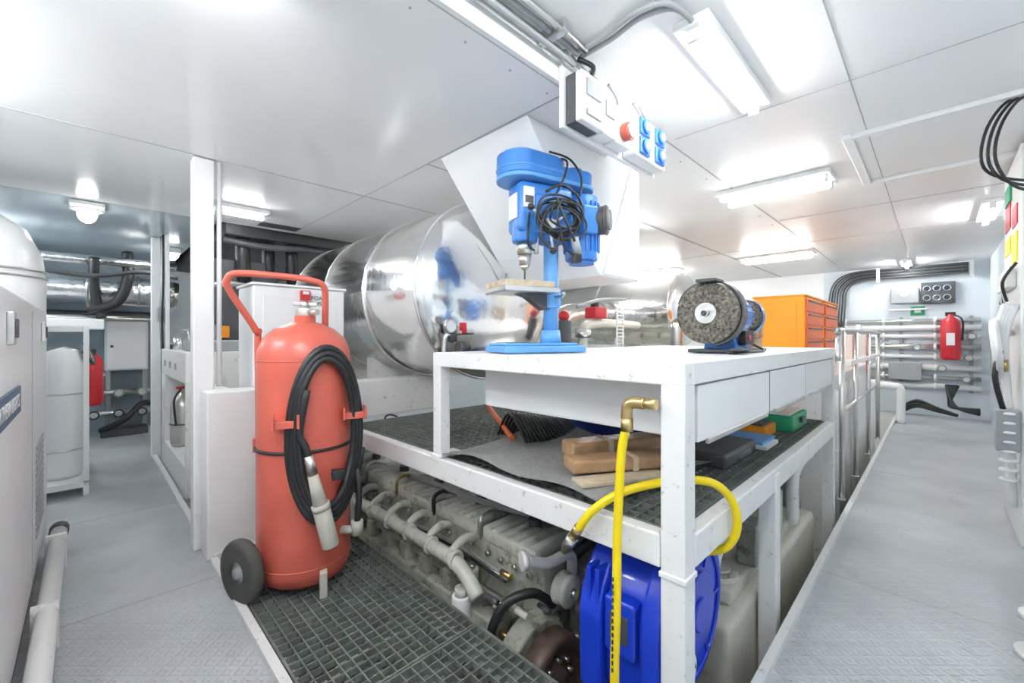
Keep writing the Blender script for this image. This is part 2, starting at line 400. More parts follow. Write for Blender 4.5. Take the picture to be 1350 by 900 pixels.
b.cyl((1.33,1.80,1.16),(1.33,1.775,1.16),.035,STEEL); b.cyl((1.33,1.775,1.16),(1.33,1.772,1.16),.03,WH)
b.cyl((1.42,1.79,1.12),(1.42,1.79,1.18),.02,REDB); b.cyl((1.39,1.79,1.05),(1.45,1.79,1.05),.03,DGR); b.cyl((1.36,1.80,1.08),(1.36,1.80,1.14),.022,DGR)
b.done()

# ------------------------------------------------------------ grating floor
def grating(b,x0,x1,y0,y1,z,m,p=.036,d=.028,t=.0035):
    n=int((x1-x0)/p)
    for i in range(n+1): x=x0+(x1-x0)*i/n; b.bx(x-t/2,x+t/2,y0,y1,z-d,z,m)
    n=int((y1-y0)/p)
    for i in range(n+1): y=y0+(y1-y0)*i/n; b.bx(x0,x1,y-t/2,y+t/2,z-d,z-.0005,m)
b=B('floor_grating')
for y0,y1 in ((.42,1.245),(1.255,2.51)):
    grating(b,.475,1.055,y0,y1,0,GRAT,p=.040,d=.022,t=.0045)
    b.bx(.468,.476,y0,y1,-.032,.002,GRAT); b.bx(1.052,1.062,y0,y1,-.04,.002,GRAT)
    b.bx(.477,1.051,y0-.002,y0+.005,-.032,.0015,GRAT); b.bx(.477,1.051,y1-.005,y1+.002,-.032,.0015,GRAT)
b.bx(.47,.50,.42,2.51,-.1,-.035,WHW); b.bx(1.03,1.06,.42,2.51,-.12,-.042,WHW); b.bx(.50,1.03,1.235,1.265,-.1,-.035,WHW)
b.done()
b=B('bilge_piping')
for x,r,m in ((.62,.04,ENGL),(.75,.03,STEEL),(.9,.05,ENG)): b.cyl((x,.5,-.42),(x,2.5,-.42),r,m)
for y in (.9,1.6,2.2): b.bx(.48,1.04,y,y+.06,-.55,-.48,WHW); b.tube([(.62,y,-.42),(.62,y+.02,-.25),(.72,y+.05,-.2),(.98,y+.05,-.2)],.025,ENGL)
for y in (.9,1.6,2.2):
    for x in (.55,.97): b.bx(x-.02,x+.02,y+.01,y+.05,-1,-.55,WHW)
b.done()

# ------------------------------------------------------------ workbench
b=B('workbench')
x0,x1,y0,y1=1.07,3.32,.45,1.56
b.bx(x0+.004,x1-.004,y0+.004,y1-.004,1.015,1.034,WHW)
b.bx(x0,x0+.05,y0,y1,.975,1.036,WHW,.005); b.bx(x0+.051,x1,y0,y0+.05,.975,1.036,WHW,.005); b.bx(x1-.05,x1,y0+.051,y1,.975,1.036,WHW,.005); b.bx(x0+.051,x1-.051,y1-.05,y1,.975,1.036,WHW,.005)
b.bx(x0+.001,x0+.066,y0+.001,y0+.066,-1,.978,WHW,.003)
b.bx(x0+.001,x0+.051,y1-.056,y1-.001,.585,.978,WHW,.003)
b.bx(x0-.005,x0+.12,y1-.05,y1+.01,.565,.595,WHW,.004)
b.bx(x1-.061,x1-.001,y0+.001,y0+.06,-1.0,.978,WHW,.003); b.bx(x1-.061,x1-.001,y1-.06,y1-.001,-1,.978,WHW,.003)
b.bx(1.91,1.975,y0-.005,y0+.06,-1,.56,WHW,.005)
b.bx(1.25,3.24,.477,1.42,.80,.98,WH,.006)
for a,c in ((1.17,1.86),(1.875,2.50),(2.515,3.25)):
    b.bx(a,c,.456,.477,.815,.97,WH,.004); b.bx(a+.05,c-.05,.447,.457,.805,.82,STEEL,.002)
for x in (1.8675,2.5075): b.bx(x-.006,x+.006,.458,.477,.815,.97,DGR)
b.bx(x0,x0+.045,y0+.068,2.52,.49,.58,WHW,.006)
b.bx(x0+.068,x1-.062,y0,y0+.045,.49,.58,WHW,.006); b.bx(x1-.045,x1,y0+.062,2.5,.49,.57,WHW,.006)
b.bx(x0+.001,x0+.05,2.44,2.5,-1,.488,WHW,.004)
for y in (1.0,1.56,2.1,2.45): b.bx(x0+.046,x1-.046,y-.02,y+.02,.50,.545,WHW)
b.bx(x0-.004,x0+.07,y0-.004,y0+.07,.47,.485,WHW,.003)
grating(b,1.12,3.27,.50,2.5,.58,GRAT,p=.040)
b.done()

# ------------------------------------------------------------ drill press
b=B('drill_press',RT(1.385,1.24,1.037,160,.96))
b.bx(-.20,.20,-.115,.115,0,.03,BLUL,.008); b.bx(-.17,.19,-.095,.095,.03,.042,BLUL,.004)
for y in (-.05,.05): b.bx(.0,.17,y-.008,y+.008,.042,.044,DGR)
b.cyl((-.08,0,.03),(-.08,0,.10),.05,BLUL,r2=.042); b.cyl((-.08,0,.05),(-.08,0,.62),.034,BLUL,seg=32)
b.cyl((-.115,0,.1),(-.115,0,.5),.006,STEEL)
b.cyl((-.08,0,.20),(-.08,0,.29),.046,BLUL,bev=.005)
b.prism([(-.10,.2),(-.03,.19),(.05,.245),(.1,.262),(-.10,.275)],'Y',-.028,.028,DGR,.004)
b.bx(-.06,.20,-.115,.115,.262,.285,STEEL,.005); b.bx(-.045,.195,-.125,.10,.285,.312,WOOD,.003)
b.tube([(-.08,.045,.25),(-.08,.10,.25),(-.07,.13,.26)],.008,STEEL)
# head casting
b.bx(-.15,.11,-.068,.068,.53,.75,BLU,.022); b.cyl((.055,0,.49),(.055,0,.74),.058,BLU,bev=.01)
b.cyl((-.08,0,.50),(-.08,0,.76),.058,BLU)
b.bx(-.05,.04,-.08,.08,.56,.70,BLU,.015)
b.bx(-.15,-.04,-.085,.085,.60,.74,BLU,.02)
def cover(x,rf,xr,rr,z0,z1,m):
    pts=[]
    for k in range(24):
        a=-math.pi/2+math.pi*k/23; pts.append((x+rf*math.cos(a),rf*math.sin(a)))
    for k in range(24):
        a=math.pi/2+math.pi*k/23; pts.append((xr+rr*math.cos(a),rr*math.sin(a)))
    b.prism(pts,'Z',z0,z1,m,.006)
cover(.075,.110,-.225,.078,.755,.775,BLUL)
cover(.078,.105,-.05,.09,.775,.868,BLU)
cover(-.03,.075,-.225,.070,.775,.838,BLU)
cover(.078,.109,-.05,.093,.80,.81,BLUL)
cover(.075,.088,-.05,.07,.868,.882,BLUL)
b.cyl((-.20,0,.838),(-.20,0,.858),.045,BLU,bev=.005)
b.sphere((.08,0,.882),.018,BLK)
# motor
b.bx(-.20,-.13,-.045,.045,.57,.68,BLU,.01)
b.cyl((-.250,0,.43),(-.250,0,.735),.078,BLU,seg=32,bev=.012)
for k in range(20):
    a=2*math.pi*k/20; b.bx(.076,.087,-.003,.003,.47,.70,BLU,0,Matrix.Translation((-.250,0,0))@Matrix.Rotation(a,4,'Z'))
b.cyl((-.25,0,.415),(-.25,0,.43),.06,BLU)
b.bx(-.27,-.19,.05,.11,.54,.67,BLU,.01)
b.cyl((-.29,.055,.615),(-.335,.10,.615),.066,DGR,bev=.01); b.cyl((-.335,.10,.615),(-.338,.104,.615),.046,TYRE); b.torus((-.326,.092,.615),(-.65,.76,0),.066,.004,RUST)
for k in range(5): b.torus((-.339,.105,.615),(-.65,.76,0),.010+.009*k,.0015,GRY)
# chuck, quill, bit
b.cyl((.055,0,.44),(.055,0,.50),.034,STEEL); b.cyl((.055,0,.39),(.055,0,.44),.024,STEEL,r2=.03); b.cyl((.055,0,.37),(.055,0,.39),.012,STEEL,r2=.024); b.cyl((.055,0,.313),(.055,0,.375),.004,DGR)
b.cyl((-.02,.05,.56),(-.02,.10,.56),.028,STEEL)
for k in range(3):
    a=.5+k*2*math.pi/3; p=Vector((-.02+.12*math.cos(a),.12,.56+.12*math.sin(a)))
    b.cyl((-.02,.09,.56),p,.006,STEEL); b.sphere(p,.015,BLK)
b.bx(.11,.116,-.04,.04,.59,.70,WH,.001); b.bx(.045,.095,.060,.076,.63,.72,WH,.001); b.bx(.05,.09,.076,.078,.65,.68,DGR)
for k in range(9):
    cx,cz=-.05+.018*math.sin(k*2.1),.60+.018*math.cos(k*1.7); a0=.072+.014*math.sin(k*3)
    b.tube([(cx+a0*1.35*math.cos(q*math.pi/8),.118+.005*k+.012*math.sin(q+k),cz+a0*math.sin(q*math.pi/8)-.02) for q in range(16)],.0048,BLK,closed=True,sub=3,seg=8)
b.tube([(-.05,.15,.66),(-.01,.17,.59),(-.03,.17,.52),(-.05,.16,.46),(-.11,.15,.42)],.0055,BLK)
b.tube([(-.02,.15,.66),(-.05,.17,.57),(-.09,.17,.50),(-.12,.15,.47)],.0055,BLK)
b.tube([(.03,.15,.60),(.06,.16,.52),(.04,.16,.46),(-.01,.16,.44),(-.03,.16,.5)],.0055,BLK)
b.tube([(-.19,.1,.64),(-.13,.15,.68),(-.05,.15,.72),(.03,.15,.68)],.0055,BLK)
b.tube([(-.10,.06,.875),(-.1,.11,.84),(-.08,.12,.77),(-.03,.13,.68)],.005,BLK)
b.tube([(-.02,.09,.88),(-.12,.10,.86),(-.18,.10,.79),(-.16,.12,.7)],.005,BLK)
b.bx(-.14,-.10,.13,.17,.39,.43,BLK,.008); b.cyl((-.13,.15,.43),(-.11,.15,.50),.018,GRY)
b.tube([(.06,.06,.62),(.09,.1,.52),(.08,.09,.46),(.04,.08,.44)],.005,BLK); b.cyl((.04,.08,.43),(.04,.08,.47),.012,GRY)
b.done()

# ------------------------------------------------------------ bench grinder
b=B('bench_grinder')
gx,gy,gz=1.80,.665,1.20
b.bx(1.83,2.28,.57,.76,1.037,1.052,DGR,.005)
b.prism([(.60,1.05),(.74,1.05),(.715,1.16),(.625,1.16)],'X',1.95,2.15,BLU,.006)
b.lathe([(0,0),(.05,0),(.07,.02),(.082,.05),(.082,.25),(.07,.28),(.05,.30),(0,.30)],(1.87,gy,gz),(1,0,0),BLU)
for k in range(18):
    a=2*math.pi*k/18; b.bx(1.93,2.12,-.003,.003,.080,.088,BLU,0,Matrix.Translation((0,gy,gz))@Matrix.Rotation(a,4,'X'))
b.cyl((1.76,gy,gz),(1.92,gy,gz),.012,STEEL)
def wheel(x,R,m):
    b.lathe([(.02,-.016),(R*.55,-.018),(R*.97,-.014),(R,-.008),(R,.012),(R*.95,.016),(.02,.016)],(x,gy,gz),(1,0,0),m,48)
wheel(gx,.125,WIRE)
b.cyl((gx-.026,gy,gz),(gx-.016,gy,gz),.042,STEEL,seg=32); b.cyl((gx-.040,gy,gz),(gx-.026,gy,gz),.017,STEEL,seg=6); b.cyl((gx-.046,gy,gz),(gx-.04,gy,gz),.008,DGR)
arc=[(gy+.137*math.cos(a),gz+.137*math.sin(a)) for a in [math.radians(q) for q in range(20,261,12)]]
arc2=[(gy+.129*math.cos(a),gz+.129*math.sin(a)) for a in [math.radians(q) for q in range(260,19,-12)]]
b.prism(arc+arc2,'X',gx+.005,gx+.05,DGR)
b.cyl((gx+.045,gy,gz),(gx+.052,gy,gz),.125,DGR,seg=40)
b.bx(gx-.05,gx+.04,gy-.05,gy+.03,gz+.125,gz+.137,DGR,.003)
wheel(2.26,.085,WIRE); b.cyl((2.2,gy,gz),(2.32,gy,gz),.012,STEEL); b.lathe([(.09,0),(.092,.03)],(2.24,gy,gz),(1,0,0),BLU)
b.bx(1.98,2.10,.575,.60,1.07,1.13,BLK,.004); b.cyl((2.03,.578,1.1),(2.03,.57,1.1),.012,REDB)
b.tube([(2.1,.60,1.08),(2.15,.55,1.045),(2.0,.53,1.043),(1.85,.53,1.043),(1.78,.56,1.043),(1.82,.6,1.043)],.005,BLK)
b.bx(1.74,1.86,.52,.56,1.05,1.058,DGR)
b.done()
b=B('vise')
b.bx(2.55,2.72,.70,.80,1.037,1.10,BRN,.008); b.bx(2.56,2.60,.69,.81,1.10,1.22,BRN,.006); b.bx(2.66,2.70,.69,.81,1.10,1.22,BRN,.006); b.cyl((2.5,.75,1.14),(2.75,.75,1.14),.012,STEEL); b.cyl((2.5,.69,1.14),(2.5,.81,1.14),.006,STEEL)
b.done()

# ------------------------------------------------------------ tool chests
for i,x in enumerate((4.35,5.2)):
    b=B('tool_chest')
    b.bx(x,x+.78,.80,1.2,.82,1.46,ORG,.008); b.bx(x-.005,x+.785,.79,1.205,1.46,1.475,ORG,.004)
    for k in range(5):
        z=.85+.12*k; b.bx(x+.03,x+.75,.785,.80,z,z+.108,ORR,.003); b.bx(x+.08,x+.70,.776,.786,z+.085,z+.098,DGR,.002)
    b.bx(x-.006,x,.86,1.14,.9,1.4,ORG,.003)
    b.done()
b=B('side_counter')
b.bx(3.6,6.6,.56,1.6,-1,.78,WHW,.01); b.bx(3.58,6.62,.54,1.62,.78,.815,WH,.006)
b.bx(6.2,6.6,.56,.75,.815,1.13,WH,.01)
for k in range(5): b.bx(3.65+.58*k,4.18+.58*k,.548,.56,.1,.72,WH,.004)
b.done()
b=B('guard_rail')
for x in (3.62,4.3,5.2,6.1):
    b.cyl((x,.455,0.0),(x,.455,1.14),.018,STEEL); b.cyl((x,.455,0),(x,.455,.012),.025,STEEL)
b.tube([(3.44,.455,.95),(3.5,.455,1.12),(3.62,.455,1.15),(6.1,.455,1.15)],.019,STEEL,sub=4); b.tube([(3.62,.455,.6),(6.1,.455,.6)],.014,STEEL,sub=1)
b.bx(3.9,6.0,.435,.475,.9,.93,WH)
b.done()
b=B('bleed_pipes')
for x in (3.75,3.95,4.7): b.tube([(x,.51,-.9),(x,.51,.45),(x,.51,.72)],.026,WH,sub=1); b.torus((x,.51,.3),(0,0,1),.028,.008,WH)
b.done()
b=B('floor_vent_pipe')
b.tube([(7.4,.62,-1),(7.4,.62,.40),(7.4,.56,.47),(7.4,.40,.47),(7.4,.33,.42),(7.4,.33,.002)],.045,WH,seg=14)
b.done()

# ------------------------------------------------------------ far right wall services
b=B('bulkhead_pipework')
for k,z in enumerate((1.34,1.24,1.12,.97,.83,.68,.54,.42)):
    b.cyl((8.42,-.42,z),(8.42,1.25,z),.040 if k%2 else .028,WH if k%3 else STEEL)
    for y in (.0,.55,1.0): b.cyl((8.42,y,z),(8.42,y+.03,z),.05,WH)
for y in (-.35,.35,1.2): b.bx(8.45,8.479,y,y+.04,.35,1.4,GRY)
b.cyl((8.33,.85,.0),(8.33,.85,1.3),.035,WH); b.cyl((8.33,1.05,.0),(8.33,1.05,1.1),.03,STEEL)
for z,y in ((1.12,-.33),(.83,-.3),(.54,-.28),(.68,-.05),(.97,.2)):
    b.cyl((8.42,y,z),(8.33,y,z),.03,WH); b.torus((8.32,y,z),(1,0,0),.04,.008,GRY,16)
b.bx(8.28,8.38,.15,.5,.5,.75,GRY,.01)
for k in range(6): b.tube([(8.35,-.1-.02*k,.45),(8.25,-.12,.3-.02*k),(8.2,-.2,.16),(8.2,-.4,.1+.012*k)],.02,BLK)
for k in range(3): b.tube([(8.25,.36,.04+.03*k),(8.22,.2,.14+.04*k),(8.2,.0,.10+.02*k),(8.2,-.2,.06)],.02,BLK)
b.done()
b=B('cable_loom')
for k in range(7):
    o=.035*k
    b.tube([(8.36,1.25-o,1.1),(8.36,1.22-o,1.6),(8.36,1.15-o*.8,1.95-o*.5),(8.36,.9-o*.5,2.10-o*.6),(8.36,.3,2.11-o*.6),(8.36,-.3,2.11-o*.6)],.012,BLK if k%2 else DGR)
b.bx(8.33,8.39,-.35,-.31,1.92,2.14,STEEL); b.bx(8.33,8.39,.6,.64,1.92,2.14,STEEL)
b.done()
b=B('meter_box')
b.bx(8.38,8.479,.18,.48,1.60,1.82,GRY,.01); b.cyl((8.38,.33,1.74),(8.37,.33,1.74),.05,WH)
b.bx(8.38,8.479,-.18,.16,1.58,1.88,DGR,.01)
for y in (-.1,.0,.1):
    for z in (1.66,1.79): b.cyl((8.38,y,z),(8.365,y,z),.035,GLASS); b.torus((8.367,y,z),(1,0,0),.036,.005,STEEL)
b.bx(8.40,8.44,.1,.5,1.5,1.52,STEEL)
b.done()
def red_ext(x,y,z,r,h,name='fire_extinguisher'):
    b=B(name)
    b.lathe([(0,0),(r*.85,0),(r,.04),(r,h*.72),(r*.8,h*.82),(r*.35,h*.88),(r*.3,h*.93),(0,h*.93)],(x,y,z),(0,0,1),REDB)
    b.bx(x-.02,x+.02,y-.05,y+.05,z+h*.9,z+h*.98,BLK,.005); b.tube([(x,y-.04,z+h*.92),(x-r,y-r*1.1,z+h*.8),(x-r*.6,y-r*1.1,z+h*.4)],.012,BLK)
    b.bx(x-r-.004,x-r+.004,y-.04,y+.04,z+h*.3,z+h*.55,WH); b.bx(x-.01,x+r+.01,y-.03,y+.03,z+h*.5,z+h*.55,STEEL)
    b.done()
red_ext(8.26,-.13,.80,.1,.66)
red_ext(0.04,5.75,.45,.075,.55)
b=B('exit_sign'); b.bx(8.465,8.479,.12,.27,1.42,1.55,GRN,.002); b.bx(8.46,8.466,.16,.23,1.46,1.52,WH); b.done()

b=B('electrical_cabinet')
b.bx(3.45,4.2,-.498,-.31,.0,2.12,WH,.01)
b.bx(3.55,3.75,-.312,-.305,1.72,1.83,REDB); b.bx(3.55,3.78,-.312,-.305,1.52,1.68,YLB); b.bx(3.85,4.1,-.312,-.305,1.75,1.9,REDB); b.bx(3.85,4.1,-.312,-.305,1.6,1.7,YLB)
b.bx(3.8,4.05,-.312,-.3,1.9,2.0,GRN); b.bx(3.6,4.1,-.31,-.27,1.38,1.48,WH,.006)
for k in range(6): b.tube([(3.5+.1*k,-.3,1.5),(3.48+.1*k,-.25-.01*k,1.4),(3.55+.08*k,-.27,1.3)],.007,WH if k%2 else BLK)
for k in range(4): b.tube([(3.5,-.30+.012*k,1.28),(3.49,-.26+.01*k,1.1),(3.52,-.27,.8),(3.48,-.28,.55),(3.5,-.29,.2)],.016,WH)
for k in range(3): b.tube([(3.9-.1*k,-.30,1.12),(3.8-.1*k,-.24,1.2),(3.6-.1*k,-.22,1.15),(3.55-.1*k,-.23,1.0),(3.6,-.25,.85)],.014,WH)
for k in range(8): b.torus((3.45,-.27,.35+.05*k),(0,0,1),.03,.008,WH)
b.bx(3.42,3.5,-.31,-.22,.5,.72,GRY,.01); b.tube([(3.46,-.25,.72),(3.44,-.22,.9),(3.5,-.25,1.05)],.012,BLK)
b.cyl((3.5,-.27,.95),(3.5,-.25,.95),.035,BRS)
b.done()
b=B('hanging_cable')
for k in range(3):
    o=.02*k
    b.tube([(2.85,-.30+o,2.149),(2.79,-.24+o,2.10),(2.73,-.19+o,1.99),(2.72,-.175+o,1.86),(2.78,-.22+o,1.76+o),(2.9,-.30,1.74+o),(3.0,-.4,1.8)],.006,BLK)
b.done()
b=B('floor_flange_valve')
b.cyl((2.3,-.26,0),(2.3,-.26,.02),.07,WHW); b.cyl((2.3,-.26,.02),(2.3,-.26,.13),.035,WHW); b.cyl((2.3,-.26,.13),(2.3,-.26,.15),.06,WHW); b.tube([(2.3,-.26,.1),(2.42,-.3,.12),(2.6,-.38,.12)],.028,WHW)
b.done()

# ------------------------------------------------------------ left generator enclosure
g=B('generator_enclosure')
g.bx(-.75,-.15,.55,3.2,.12,1.24,WH,.02); g.bx(-.73,-.17,.58,3.17,0,.12,DGR)
for y in (1.35,2.45): g.bx(-.152,-.148,y,y+.006,.16,1.2,SEAM)
g.bx(-.15,-.143,1.35,1.98,.875,.955,NAVY,.002)
for y in (1.72,2.9): g.bx(-.15,-.135,y,y+.05,1.08,1.17,STEEL,.004); g.bx(-.136,-.13,y+.01,y+.04,1.10,1.15,DGR,.002)
for i in range(12):
    for j in range(14): g.cyl((-.149,2.62+.034*i,.28+.028*j),(-.146,2.62+.034*i,.28+.028*j),.009,GRY,seg=6)
o=g.done()
text('NORTHERN LIGHTS',(-.141,1.665,.915),Matrix.Rotation(math.pi/2,4,'Z')@Rx90,.055,WH,o,'nameplate_lettering')
b=B('floor_conduit')
b.cyl((-.10,1.0,.13),(-.10,3.1,.13),.03,WHW); b.cyl((-.10,3.1,.13),(-.10,3.16,.13),.036,DGR)
b.cyl((-.122,1.0,.05),(-.122,3.1,.05),.02,WHW)
for y in (1.5,2.2,2.95): b.bx(-.14,-.07,y,y+.025,0,.165,WHW,.003)
b.done()
b=B('water_heater')
b.lathe([(0,0),(.23,0),(.24,.03),(.24,1.42),(.225,1.55),(.17,1.68),(.08,1.75),(0,1.77)],(-.40,3.50,0.0),(0,0,1),WH,48)
for z in (1.42,1.455): b.torus((-.40,3.50,z),(0,0,1),.242,.006,STEEL,48)
b.cyl((-.4,3.5,1.76),(-.4,3.5,1.82),.03,STEEL)
b.done()
b=B('tank_rack')
for x in (-.28,-.02):
    for y in (4.2,5.2): b.bx(x,x+.03,y,y+.03,0,1.18,WH,.003)
for z in (.06,1.15): 
    b.bx(-.25,-.02,4.2,4.23,z,z+.03,WH); b.bx(-.25,-.02,5.2,5.23,z,z+.03,WH); b.bx(-.02,.01,4.23,5.2,z,z+.03,WH); b.bx(-.28,-.25,4.23,5.2,z,z+.03,WH)
b.bx(-.28,.01,4.2,5.23,.09,.10,WH)
for y in (4.45,4.95): 
    b.lathe([(0,0),(.10,0),(.11,.03),(.11,.8),(.08,.9),(0,.93)],(-.13,y,.10),(0,0,1),(WH,SILV)[y>4.6])
    b.torus((-.13,y,.7),(0,0,1),.112,.006,STEEL); b.torus((-.13,y,.3),(0,0,1),.112,.006,STEEL)
b.tube([(-.02,4.4,1.0),(.03,4.6,.9),(.03,4.9,.95),(-.02,5.1,1.05)],.012,BLK)
b.done()
b=B('insulated_duct')
b.tube([(-.9,6.3,1.62),(-.1,6.3,1.62),(.5,6.3,1.60),(.74,6.3,1.58)],.16,CHR2,seg=24,sub=3)
for x in (-.5,0,.4): b.torus((x,6.3,1.615),(1,0,0),.162,.012,STEEL)
b.tube([(-.9,6.0,1.88),(.7,6.0,1.88)],.05,CHR2,sub=1); b.tube([(-.9,6.6,1.36),(.7,6.6,1.36)],.04,DGR,sub=1)
b.tube([(-.9,6.1,1.30),(.6,6.1,1.30)],.03,STEEL,sub=1); b.tube([(.05,5.9,1.9),(.05,5.95,1.6),(.1,6.0,1.3)],.04,BLK)
b.tube([(.3,6.05,2.0),(.3,6.0,1.7),(.2,5.98,1.45),(.0,5.98,1.38)],.05,BLK); b.tube([(-.5,5.7,1.75),(.0,5.8,1.7),(.4,5.85,1.78),(.7,5.9,1.75)],.022,DGR)
b.bx(-.6,.12,5.8,6.1,1.18,1.28,WH,.01)
b.done()
b=B('storage_locker'); b.bx(.14,.52,6.72,6.97,.72,1.32,WALL,.01); b.bx(.16,.50,6.712,6.72,.74,1.30,WH,.003); b.cyl((.2,6.71,1.0),(.2,6.70,1.0),.015,DGR)
b.bx(.2,.5,6.74,6.9,1.32,1.41,DGR,.005); b.bx(.15,.19,6.75,6.95,0,.72,GRY); b.bx(.47,.51,6.75,6.95,0,.72,GRY); b.done()
b=B('bilge_manifold')
for k,z in enumerate((.25,.48)):
    b.cyl((-.3,6.62,z),(.7,6.62,z),.03,STEEL)
    for x in (.05,.25,.45): b.cyl((x,6.58,z),(x,6.52,z),.04,(STEEL,WH)[k]); b.torus((x,6.50,z),(0,1,0),.04,.008,(DGR,GRY)[k])
b.tube([(.1,6.46,.08),(.3,6.36,.2),(.45,6.46,.35),(.6,6.56,.3)],.03,BLK)
b.bx(.1,.5,6.45,6.68,0,.08,DGR,.01)
b.done()

# ------------------------------------------------------------ wheeled foam extinguisher
b=B('wheeled_fire_extinguisher',RT(.707,2.05,0,-19))
b.lathe([(0,.03),(.15,.03),(.183,.055),(.195,.10),(.195,1.0),(.190,1.05),(.168,1.10),(.125,1.14),(.07,1.165),(.045,1.17),(.045,1.20),(0,1.20)],(0,0,0),(0,0,1),RED,64)
for z in (.12,1.0): b.torus((0,0,z),(0,0,1),.1945,.003,RED,64)
b.cyl((0,0,1.19),(0,0,1.235),.038,SILV,bev=.004); b.cyl((0,0,1.23),(0,0,1.27),.02,STEEL); b.bx(-.05,.05,-.012,.012,1.245,1.262,SILV,.004)
b.cyl((0.02,-.03,1.215),(.05,-.07,1.215),.014,SILV)
b.tube([(-.19,.12,.15),(-.195,.10,1.05),(-.20,.08,1.13),(-.29,.0,1.30),(-.295,-.02,1.35),(-.25,-.03,1.375),(-.05,-.03,1.37),(.03,-.03,1.36),(.075,-.02,1.34),(.085,0,1.29),(.085,.04,1.13)],.0145,RED,seg=12)
b.torus((0,0,.62),(0,0,1),.198,.007,BLK,64); b.bx(-.205,-.17,-.02,.03,.6,.66,RED,.004)
ax=Vector((.82,.57,0)).normalized(); c=Vector((-.235,-.09,.13)); c2=Vector((.12,.27,.13))
b.cyl(c,c2,.012,DGR)
for cc in (c,c2):
    b.lathe([(.045,-.022),(.10,-.028),(.122,-.024),(.13,-.01),(.13,.01),(.122,.024),(.10,.028),(.045,.022)],cc,ax,TYRE,40)
    b.lathe([(0,-.03),(.02,-.03),(.022,-.018),(.06,-.012),(.085,-.018),(.085,.018),(.06,.012),(.022,.03),(0,.03)],cc,ax,GRY,32)
b.bx(-.20,-.14,-.1,.0,.1,.2,RED,.006)
b.bx(.055,.085,-.215,-.165,0.0,.11,NOZ,.005); b.cyl((.14,-.12,.24),(.21,-.15,.24),.018,NOZ); b.cyl((.21,-.15,.22),(.21,-.15,.28),.026,NOZ); b.tube([(.21,-.15,.27),(.22,-.13,.4),(.21,-.08,.55)],.014,BLK)
pts=[]
turns=3.6; n=int(turns*24)
for i in range(n+1):
    th=2*math.pi*i/24+2.4; f=i/n
    a=.105+.05*f; h=.27+.085*f
    x=.085+a*math.cos(th); z=.67+h*math.sin(th)+(.05 if math.sin(th)>0 else 0)*math.sin(th)
    xx=max(-.19,min(.19,x)); y=-math.sqrt(.212**2-xx*xx)-.012-.018*(1-f)-.01*math.sin(th*3)
    pts.append((x,y,z))
b.tube(pts,.0145,BLK,seg=10,sub=2)
b.tube([pts[0],(-.02,-.25,.72),(.0,-.255,.66),(.015,-.255,.60)],.0145,BLK)
b.cyl((.012,-.255,.62),(.028,-.257,.54),.019,STEEL); b.cyl((.028,-.257,.54),(.06,-.26,.40),.020,NOZ,r2=.030); b.cyl((.06,-.26,.40),(.095,-.262,.24),.034,NOZ,bev=.004); b.cyl((.055,-.26,.42),(.062,-.26,.395),.036,NOZ)
for x,y in ((-.07,-.20),(.20,-.09)):
    b.bx(x-.05,x+.05,y-.05,y+.02,.735,.765,RED,.003); b.bx(x-.05,x-.04,y-.075,y,.735,.79,RED,.002); b.bx(x+.04,x+.05,y-.075,y,.735,.79,RED,.002)
b.bx(.10,.15,-.24,-.2,.50,.54,BLK,.004)
b.done()

# ------------------------------------------------------------ yellow hose and reel
b=B('hose_reel')
def dpoly(cx,cz,R,k=1):
    p=[(cx+R*math.cos(math.radians(q)),cz+R*math.sin(math.radians(q))) for q in range(-100,200,12)]
    return p+[(cx-R*.98,cz-R*.9),(cx-R*.7,cz-R*1.05)]
b.prism(dpoly(1.315,.26,.235),'Y',.525,.585,BLUR,.012)
b.prism(dpoly(1.315,.25,.205),'Y',.585,.71,BLUR,.008)
b.prism(dpoly(1.315,.24,.235),'Y',.71,.79,BLUR,.012)
b.cyl((1.315,.525,.26),(1.315,.508,.26),.12,BLUR,bev=.008,seg=40); b.torus((1.315,.522,.26),(0,1,0),.19,.006,BLUR,48)
b.cyl((1.315,.51,.26),(1.315,.50,.26),.05,BLUR,bev=.004)
for q in range(0,360,60): b.bx(.13,.18,-.004,.004,-.006,.004,BLUR,0,Matrix.Translation((1.315,.522,.26))@Matrix.Rotation(math.radians(q),4,'Y'))
b.bx(1.085,1.15,.60,.70,.18,.34,BLUR,.01); b.bx(1.082,1.09,.62,.68,.22,.30,DGR,.003)
for q in (0,1): b.bx(1.088,1.2,.72+.03*q,.735+.03*q,.10,.40,BLUR,.004)
b.bx(1.2,1.43,.6,.7,-1,.05,DGR)
b.cyl((1.235,.524,.13),(1.235,.506,.13),.05,WH,seg=32)
o=b.done()
text('AIXIA',(1.235,.505,.13),Rx90,.034,BLK,o,'reel_lettering')
b=B('yellow_air_hose')
b.tube([(1.045,.60,.86),(1.037,.61,.80),(1.032,.615,.70),(1.02,.615,.55),(1.0,.605,.40),(.99,.605,.20),(.985,.60,.05),(.98,.59,.014)],.0125,YEL,seg=12)
b.tube([(1.03,.75,.535),(1.04,.705,.60),(1.10,.645,.652),(1.18,.565,.68),(1.25,.505,.685),(1.33,.465,.66),(1.38,.435,.60),(1.39,.428,.52),(1.38,.46,.455),(1.35,.53,.43)],.0125,YEL,seg=12)
b.cyl((1.03,.748,.54),(1.035,.775,.50),.015,BRS,seg=12); b.cyl((1.035,.775,.50),(1.04,.805,.455),.017,STEEL,seg=12); b.cyl((1.04,.805,.455),(1.043,.815,.44),.011,BRS,seg=12)
